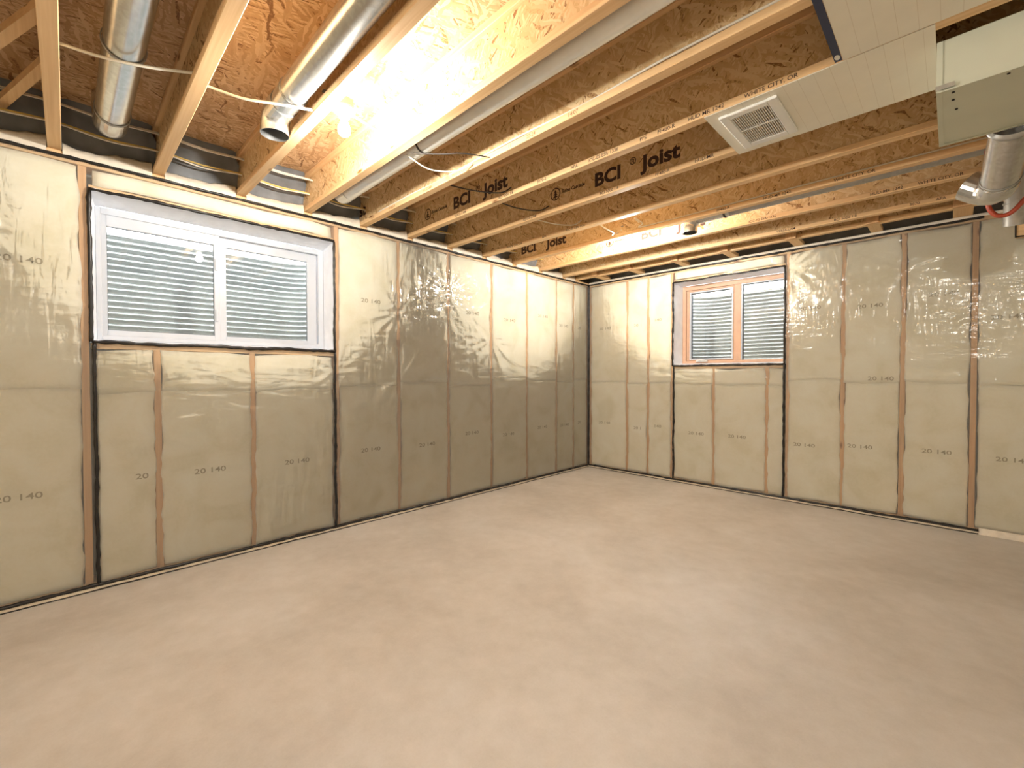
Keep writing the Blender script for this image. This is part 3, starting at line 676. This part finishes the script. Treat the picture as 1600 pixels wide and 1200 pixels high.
# the same film above the right-hand plate
vs = []; n = 160
for q in range(n + 1):
    x = 0.02 + (6.5 - 0.02) * q / n; h = 0.022 + 0.03 * abs(nz(x * 4.0, 9.1)) + 0.014 * nz(x * 11, 5) ** 2
    for zz, y in ((2.647, -0.0035), (ZJ + 0.0005, -0.006 + 0.002 * nz(x * 9, 3)), (ZJ + 0.0008, 0.006), (ZJ + 0.0006, 0.02)): vs.append((x, y, zz))
fs = [(q * 4 + k, q * 4 + k + 1, (q + 1) * 4 + k + 1, (q + 1) * 4 + k) for q in range(n) for k in range(3)]
obj('film_flap', MB().add(vs, fs), 'poly_loose', WR.o, True)
obj('rim_insulation', MB().box(-0.04, XE, 0.075, 0.15, ZJ + 0.001, ZD - 0.001), 'rim_dark', WR.o)
obj('rim_board', MB().box(-0.16, XE, 0.165, 0.36, ZJ, ZD), 'foundation', WR.o)
# two planks laid diagonally in the bay next to the first joist
for (pa, pb, lab) in (((-0.045, -5.6645), (0.473, -5.511), 'diagonal pine plank between two joists, the one nearer the rim'),
                      ((0.10, -5.837), (0.755, -5.592), 'diagonal pine plank between two joists, the one farther from the rim')):
    t = V((pb[0] - pa[0], pb[1] - pa[1])); t.normalize(); nn = V((t.y, -t.x)) * 0.045; zz = 2.832; ye = JOIST_Y[1] - FW / 2 - 0.007
    q = []
    for o in (V((0, 0)), nn):
        s0 = V(pa) + o; s1 = s0 + t * ((ye - s0.y) / t.y); q.append((s0, s1))
    q = [q[0][0], q[0][1], q[1][1], q[1][0]]
    vs = [(p.x, p.y, zz) for p in q] + [(p.x, p.y, zz + 0.038) for p in q]
    b = obj('diagonal_brace', MB().add(vs, [(3, 2, 1, 0), (4, 5, 6, 7), (0, 1, 5, 4), (1, 2, 6, 5), (2, 3, 7, 6), (3, 0, 4, 7)]), 'pine_x', origin=(pa[0], pa[1], zz))
    tag(b, lab, 'brace', 'diagonal joist planks')

# ================================================================== DUCTS
def ring_band(mb, p, ax, r, w):
    a = V(p) - V(ax) * w / 2; b = V(p) + V(ax) * w / 2
    mb.pipe([a, b], r, 28, 0.004); return mb
# duct 1: round pipe running into the rim with its elbow turned up into the floor
d = thing('round_duct', 'galvanized round duct running up to the dark rim in its own joist bay', 'duct', (1.8, -5.235, 2.77))
r = 0.074; c = V((0.30, -5.235, 2.775)); pth = [(XE - 0.1, -5.235, 2.775), (3.0, -5.235, 2.775), (1.5, -5.235, 2.775), (0.5, -5.235, 2.775)]
smooth_by_angle(obj('pipe', MB().pipe(pth, r), 'galvanized', d))
el = arc((0.36, -5.235, 2.775 + 0.11), 0.11, -math.pi / 2, -math.pi, 4, (1, 0, 0), (0, 0, 1))
smooth_by_angle(obj('elbow', MB().pipe([(0.505, -5.235, 2.775), (0.36, -5.235, 2.775)] + el[1:] + [(0.25, -5.235, 2.965)], r + 0.003), 'galvanized', d), 12)
for X in (1.20, 0.50): obj('joint_band', ring_band(MB(), (X, -5.235, 2.775), (1, 0, 0), r + 0.006, 0.012), 'galv_dull', d, True)
# duct 2: open elbow turned down
d = thing('round_duct', 'galvanized round duct ending in an open elbow turned down', 'duct', (1.6, -4.605, 2.755))
r = 0.068; y = -4.60; z = 2.758
smooth_by_angle(obj('pipe', MB().pipe([(XE - 0.1, y, z), (3.0, y, z), (1.27, y, z)], r), 'galvanized', d))
el = arc((1.20, y, z - 0.078), 0.078, math.pi / 2, math.pi, 4, (1, 0, 0), (0, 0, 1))
smooth_by_angle(obj('elbow', MB().pipe([(1.29, y, z), (1.20, y, z)] + el[1:] + [(1.122, y, z - 0.105)], r + 0.004), 'galvanized', d), 12)
obj('joint_band', ring_band(MB(), (1.42, y, z), (1, 0, 0), r + 0.004, 0.010), 'galv_dull', d, True)
# duct 3: slim white pipe beside joist 4
d = thing('round_duct', 'slim white round pipe with dark strap, tucked beside the lamp joist', 'duct', (1.6, -3.86, 2.77))
r = 0.058; y = -3.855; z = 2.752
smooth_by_angle(obj('pipe', MB().pipe([(XE - 0.1, y, z), (3.0, y, z), (0.44, y, z)], r), 'duct_white', d))
el = arc((0.36, y, z + 0.085), 0.085, -math.pi / 2, -math.pi, 4, (1, 0, 0), (0, 0, 1))
smooth_by_angle(obj('elbow', MB().pipe([(0.45, y, z), (0.36, y, z)] + el[1:] + [(0.275, y, z + 0.18)], r + 0.003), 'duct_white', d), 12)
obj('strap', ring_band(MB(), (1.47, y, z), (1, 0, 0), r + 0.005, 0.012), 'cable_dark', d, True)
# duct 4: long pipe with crimped elbow beside the corner bulb
d = thing('round_duct', 'long thin galvanized duct with crinkled elbow near the corner bulb', 'duct', (3.0, -1.445, 2.73))
r = 0.060; y = -1.45; z = 2.728
smooth_by_angle(obj('pipe', MB().pipe([(XE - 0.1, y, z), (3.0, y, z), (2.42, y, z)], r), 'galv_dull', d))
smooth_by_angle(obj('sleeve', MB().pipe([(2.46, y, z), (2.22, y, z)], r + 0.003), 'galvanized', d))
el = arc((2.20, y, z - 0.085), 0.085, math.pi / 2, math.pi * 1.02, 4, (1, 0, 0), (0, 0, 1))
smooth_by_angle(obj('elbow', MB().pipe([(2.24, y, z), (2.20, y, z)] + el[1:] + [(2.115, y, z - 0.13)], [r + 0.005, r + 0.006, r + 0.003, r + 0.007, r + 0.003, r + 0.007, r + 0.004]), 'galvanized', d), 12)
obj('strap', ring_band(MB(), (2.42, y, z), (1, 0, 0), r + 0.008, 0.014), 'cable_dark', d, True)
# trunk
d = thing('trunk_duct', 'large boxy sheet metal trunk duct hung below the joists', 'duct', (3.754, -2.61, 2.467))
x0, x1, y0, y1, z0, z1 = 3.754, XE - 0.02, -2.905, -2.318, 2.467, 2.6695
obj('trunk_body', MB().box(x0, x1, y0, y1, z0, z1), 'trunk_coat', d)
obj('seam_flange', MB().box(x0, x1, y0 - 0.006, y0 + 0.012, z0 - 0.005, z0 - 0.0005), 'trunk_coat', d)
obj('seam_flange', MB().box(x0, x1, y1 - 0.012, y1 + 0.005, z0 - 0.005, z0 - 0.0005), 'trunk_coat', d)
obj('corner_cap', MB().box(x0 - 0.004, x0 + 0.014, y0 - 0.004, y1 + 0.004, z0 - 0.003, z1 - 0.001), 'trunk_coat', d)
obj('corner_tab', MB().box(x0 - 0.006, x0 + 0.05, y0 - 0.010, y0 - 0.005, z0 + 0.004, z0 + 0.022), 'galvanized', d)
for xx, yy in ((3.80, -2.80), (3.81, -2.70), (3.80, -2.87), (3.95, -2.88)): obj('screw', MB().sweep([(xx, yy, z0 - 0.004), (xx, yy, z0)], 0.005, 8), 'slot_dark', d)
# duct 5: branch from the trunk to an elbow
d = thing('round_duct', 'shiny branch duct leaving the trunk duct and turning at an elbow', 'duct', (3.985, -2.3, 2.42))
r = 0.076; p0 = V((4.000, -2.272, 2.504)); p1 = V((3.978, -1.86, 2.345))
ax = (p1 - p0).normalized()
smooth_by_angle(obj('pipe', MB().pipe([p0, p1], r), 'galvanized', d))
cl = MB(); cl.pipe([p0 - ax * 0.012, p0 + ax * 0.010, p0 + ax * 0.012, p0 + ax * 0.030], [r + 0.006, r + 0.006, r + 0.014, r + 0.004], 28, 0.0035); obj('collar', cl, 'galv_dull', d, True)
obj('joint_band', ring_band(MB(), p1 - ax * 0.05, ax, r + 0.004, 0.008), 'galv_dull', d, True)
side = V((-0.75, 0.1, 0.65)).normalized(); side = (side - ax * side.dot(ax)).normalized()
el = [p1 + side * 0.085 + (-side * math.cos(t) + ax * math.sin(t)) * 0.085 for t in [math.pi / 2 * i / 4 for i in range(5)]]
smooth_by_angle(obj('elbow', MB().pipe([p1 - ax * 0.03] + el + [el[-1] + side * 0.06], r + 0.003), 'galvanized', d), 12)
# dark stub behind it
d = thing('round_duct', 'dull grey duct stub hanging behind the red pipe', 'duct', (4.07, -1.2, 2.4))
smooth_by_angle(obj('pipe', MB().pipe([(4.09, -1.42, 2.60), (4.09, -1.30, 2.52), (4.085, -1.20, 2.40), (4.085, -1.16, 2.27)], 0.055), 'galv_dull', d))
obj('joint_band', ring_band(MB(), (4.085, -1.20, 2.40), (0, 0.15, -0.99), 0.059, 0.01), 'galv_dull', d, True)

# panning sheets under the joists with the return register
sheet = MB(); sy0, sy1 = JOIST_Y[6] - FW + 0.004, JOIST_Y[7] - 0.002; ox0, ox1, oy0, oy1 = 2.967, 3.153, -2.963, -2.632   # opening behind the grille
for q in ((2.868, ox0, sy0, sy1), (ox1, x0 - 0.006, sy0, sy1), (ox0, ox1, sy0, oy0), (ox0, ox1, oy1, sy1)): sheet.box(*q, ZJ - 0.004, ZJ - 0.0005)
pn = obj('panning_sheet', sheet, 'panning', origin=(2.868, -2.8, ZJ - 0.004)); tag(pn, 'off-white sheet metal panel with a vent grille, closing a joist bay', 'panel', 'panning sheets under the joists')
pn = obj('panning_sheet', MB().box(3.462, XE - 0.3, JOIST_Y[5] - FW + 0.004, JOIST_Y[6] - FW - 0.004, ZJ - 0.004, ZJ - 0.0005), 'panning', origin=(3.462, -3.3, ZJ - 0.004)); tag(pn, 'off-white sheet metal panel with dark blue label at its end', 'panel', 'panning sheets under the joists')
lbm = obj('label_strip', MB().box(3.434, 3.461, JOIST_Y[5] - FW + 0.01, JOIST_Y[6] - FW - 0.012, ZJ - 0.005, ZJ - 0.0045), 'label_blue', pn)
vs = []; n = 20
for i in range(n): a = 2 * math.pi * i / n; vs.append((3.447 + 0.010 * math.cos(a), JOIST_Y[6] - FW - 0.045 + 0.020 * math.sin(a), ZJ - 0.0054))
obj('oval_mark', MB().add(vs, [tuple(range(n - 1, -1, -1))]), 'label_white', lbm)
g = thing('vent_grille', 'white plastic return air grille with two rows of slats', 'vent', (3.06, -2.79, ZJ - 0.02))
gz = ZJ - 0.0045; X0, X1, Y0, Y1 = 2.925, 3.195, -3.005, -2.585
fr = MB()
fr.box(X0, X0 + 0.045, Y0, Y1, gz - 0.014, gz, 0.004); fr.box(X1 - 0.045, X1, Y0, Y1, gz - 0.014, gz, 0.004)
fr.box(X0 + 0.045, X1 - 0.045, Y0, Y0 + 0.045, gz - 0.014, gz, 0.004); fr.box(X0 + 0.045, X1 - 0.045, Y1 - 0.05, Y1, gz - 0.014, gz, 0.004)
obj('grille_frame', fr, 'plastic_white', g)
ym = (Y0 + 0.045 + Y1 - 0.05) / 2
obj('divider_bar', MB().box(X0 + 0.045, X1 - 0.045, ym - 0.005, ym + 0.005, gz - 0.013, gz - 0.001), 'plastic_white', g)
sl = None; ns = 18
for row in ((Y0 + 0.045, ym - 0.005), (ym + 0.005, Y1 - 0.05)):
    first = None
    for i in range(ns):
        xx = X0 + 0.045 + (X1 - X0 - 0.09) * (i + 0.5) / ns
        if first is None:
            first = obj('slat', MB().box(xx - 0.0019, xx + 0.0019, row[0], row[1], gz - 0.012, gz - 0.006), 'plastic_white', g); fx = xx
        else:
            o = first.copy(); C.objects.link(o); o.location.x += xx - fx; ORG[o.name] = ORG[g.name].copy()

# ================================================================== LAMPS
def lamp(X, Y, label, zb=ZJ + 0.03, grp='bare bulbs in porcelain holders', side=-1, off=''):
    l = thing('ceiling_bulb' + off, label, 'light bulb', (X, Y, zb), grp)
    ox = MB().sweep([(X, Y, zb), (X, Y, zb + 0.04)], 0.050, 8); obj('junction_box', ox, 'galv_dull', l)
    obj('mounting_bar', MB().box(X - 0.012, X + 0.012, Y - 0.11 if side < 0 else Y, Y if side < 0 else Y + 0.11, zb + 0.041, zb + 0.046), 'galv_dull', l)
    hp = [(zb - 0.0005, 0.056), (zb - 0.010, 0.057), (zb - 0.018, 0.050), (zb - 0.026, 0.032), (zb - 0.040, 0.026), (zb - 0.048, 0.025)]
    obj('lampholder', MB().sweep([(X, Y, z) for z, _ in hp], [q for _, q in hp], 28), 'porcelain', l, True)
    zs = zb - 0.049; bp = [(0, 0.014), (0.018, 0.016), (0.032, 0.022), (0.048, 0.029), (0.064, 0.031), (0.078, 0.028), (0.088, 0.020), (0.094, 0.009), (0.0955, 0.002)]
    obj('bulb' + off, MB().sweep([(X, Y, zs - q) for q, _ in bp], [q for _, q in bp], 20), 'bulb_glow', l, True)
    return l
lamp(1.555, -4.400, 'bare lit bulb in white porcelain holder beside the open duct elbow')
lamp(1.500, -1.468, 'bare lit bulb with looped white cables near the corner', zb=ZJ + 0.065)
# the one lamp that the photograph implies outside its frame: it throws the trunk duct's shadow across the top of the small-window wall
lamp(4.08, JOIST_Y[-2] + 0.065, 'bare lit bulb in the rest of the basement, away from the insulated corner', off='_offscreen')

# ================================================================== CABLES AND PIPES
def cable(pts, r, mat, label, cat='cable', group='house wiring', name='cable', sub=10, pex=False):
    P = [V(p) for p in pts]; out = []
    for i in range(len(P) - 1):
        p0, p1, p2, p3 = P[max(i - 1, 0)], P[i], P[i + 1], P[min(i + 2, len(P) - 1)]
        for k in range(sub):
            t = k / sub
            out.append(0.5 * ((2 * p1) + (p2 - p0) * t + (2 * p0 - 5 * p1 + 4 * p2 - p3) * t * t + (3 * p1 - p0 - 3 * p2 + p3) * t ** 3))
    out.append(P[-1])
    o = obj(name, MB().sweep(out, r, 8), mat, smooth=True, origin=tuple(P[0])); return tag(o, label, cat, group)
def run(X, z, ya, kb, sag, seed, dx=0.0):
    """a cable threaded through the joist webs near the rim, sagging a little in every bay"""
    pts = [(X, ya, z)]
    for k in range(0, kb + 1):
        yw = JOIST_Y[k] - FW / 2
        if k > 0: pts.append((X + dx + 0.012 * nz(k, seed), yw - 0.244, z - sag * (1 + 0.6 * nz(k * 1.3, seed))))
        pts.append((X + 0.01 * nz(k * 2.1, seed + 4), yw, z + 0.004 * nz(k, seed + 2)))
    return pts
cable(run(0.10, 2.905, -6.4, 11, 0.010, 1.0), 0.0052, 'cable_white', 'white cable threaded high through the joists along the wide-window wall, upper of the pair')
cable(run(0.115, 2.893, -6.4, 9, 0.016, 5.0), 0.0052, 'cable_white', 'white cable threaded high through the joists along the wide-window wall, lower of the pair')
cable(run(0.045, 2.812, -6.4, 11, 0.012, 9.0), 0.0058, 'cable_yellow', 'yellow cable threaded low through the joists along the wide-window wall')
cable(run(0.055, 2.802, -6.4, 9, 0.022, 13.0), 0.0050, 'cable_white', 'pale cable sagging under the yellow cable through the joists')
J = lambda k: JOIST_Y[k] - FW / 2
cable([(1.13, J(1) + 0.006, 2.712), (1.20, J(1) + 0.15, 2.684), (1.26, J(1) + 0.30, 2.684), (1.32, J(2) - 0.006, 2.712)], 0.0065, 'cable_white', 'white cable crossing below the duct that runs into the rim')
cable([(1.24, J(2) + 0.006, 2.715), (1.32, J(2) + 0.16, 2.676), (1.40, J(2) + 0.30, 2.672), (1.46, JOIST_Y[3] - FW - 0.004, 2.680)], 0.0065, 'cable_white', 'white cable crossing below the open elbow duct')
cable([(1.55, -4.355, 2.69), (1.50, -4.25, 2.705), (1.44, -4.12, 2.73), (1.402, J(4) - 0.006, 2.760)], 0.006, 'cable_white', 'white cable from the porcelain lampholder to the next joist')
y5 = JOIST_Y[5] - FW + 0.012
cable([(0.30, y5, 2.7145), (0.8, y5 - 0.004, 2.716), (1.2, y5 + 0.006, 2.7145), (1.9, y5 - 0.003, 2.722), (2.45, y5 + 0.004, 2.7145), (2.9, y5 - 0.002, 2.724), (3.6, y5, 2.7145), (4.5, y5, 2.7145)], 0.006, 'cable_white', 'white cable lying along the lower flange of a joist')
cable([(1.44, -3.925, 2.680), (1.56, -3.80, 2.675), (1.67, -3.70, 2.675), (1.74, JOIST_Y[5] - FW - 0.003, 2.680)], 0.0035, 'cable_dark', 'thin grey wire from the pipe strap straight to the next joist')
cable([(1.38, -3.92, 2.692), (1.39, -3.76, 2.652), (1.48, -3.62, 2.655), (1.58, -3.555, 2.690)], 0.0042, 'cable_white', 'thin pale wire drooping from the pipe strap to the next joist')
cable([(1.13, J(5) + 0.006, 2.73), (1.25, -3.30, 2.695), (1.36, -3.10, 2.70), (1.42, J(6) - 0.006, 2.745)], 0.005, 'cable_dark', 'grey wire crossing in front of the joist lettering')
cable([(1.17, J(6) + 0.006, 2.73), (1.25, -2.80, 2.695), (1.33, -2.62, 2.70), (1.38, J(7) - 0.006, 2.745)], 0.005, 'cable_dark', 'grey wire crossing beside the tree logo')
cable([(1.10, J(7) + 0.006, 2.73), (1.22, -2.30, 2.695), (1.32, -2.13, 2.70), (1.36, J(8) - 0.006, 2.75)], 0.005, 'cable_white', 'white wire crossing the bay beyond the tree logo')
cable([(1.50, J(8) + 0.006, 2.72), (1.53, -1.95, 2.672), (1.52, -1.78, 2.668), (1.46, -1.68, 2.685), (1.42, -1.62, 2.70), (1.46, -1.56, 2.735), (1.49, J(9) - 0.006, 2.745)], 0.0062, 'cable_white', 'white cable looping down to the corner bulb')
cable([(1.68, J(9) - 0.006, 2.77), (1.66, -1.62, 2.80), (1.70, -1.66, 2.78), (1.74, -1.62, 2.735), (1.70, -1.60, 2.716), (1.95, JOIST_Y[9] - FW + 0.010, 2.716), (2.6, JOIST_Y[9] - FW + 0.012, 2.718), (3.4, JOIST_Y[9] - FW + 0.010, 2.7155), (4.4, JOIST_Y[9] - FW + 0.012, 2.716)], 0.006, 'cable_white', 'white cable coiled above the corner bulb and run along its joist')
cable([(3.945, -1.50, 2.668), (3.945, -1.50, 2.42), (3.950, -1.50, 2.356), (3.964, -1.50, 2.300), (3.998, -1.50, 2.262), (4.046, -1.50, 2.270), (4.095, -1.50, 2.331), (4.15, -1.50, 2.43), (4.18, -1.50, 2.56), (4.18, -1.50, 2.668)], 0.0125, 'pex_red', 'red flexible water pipe looping below the branch duct elbow', 'pipe', None, 'water_pipe')
b = thing('support_beam', 'short pine beam against the wall past the end of the black sealant line', 'beam', (4.158, -0.06, 2.41))
obj('timber', MB().box(4.160, XE - 0.02, -0.115, -0.018, 2.412, 2.575, 0.004), 'pine_x', b)
obj('edge_sealant', MB().box(4.154, XE - 0.02, -0.120, -0.112, 2.402, 2.411), 'sealant', b)
obj('edge_sealant', MB().box(4.150, 4.159, -0.120, -0.112, 2.402, 2.56), 'sealant', b)
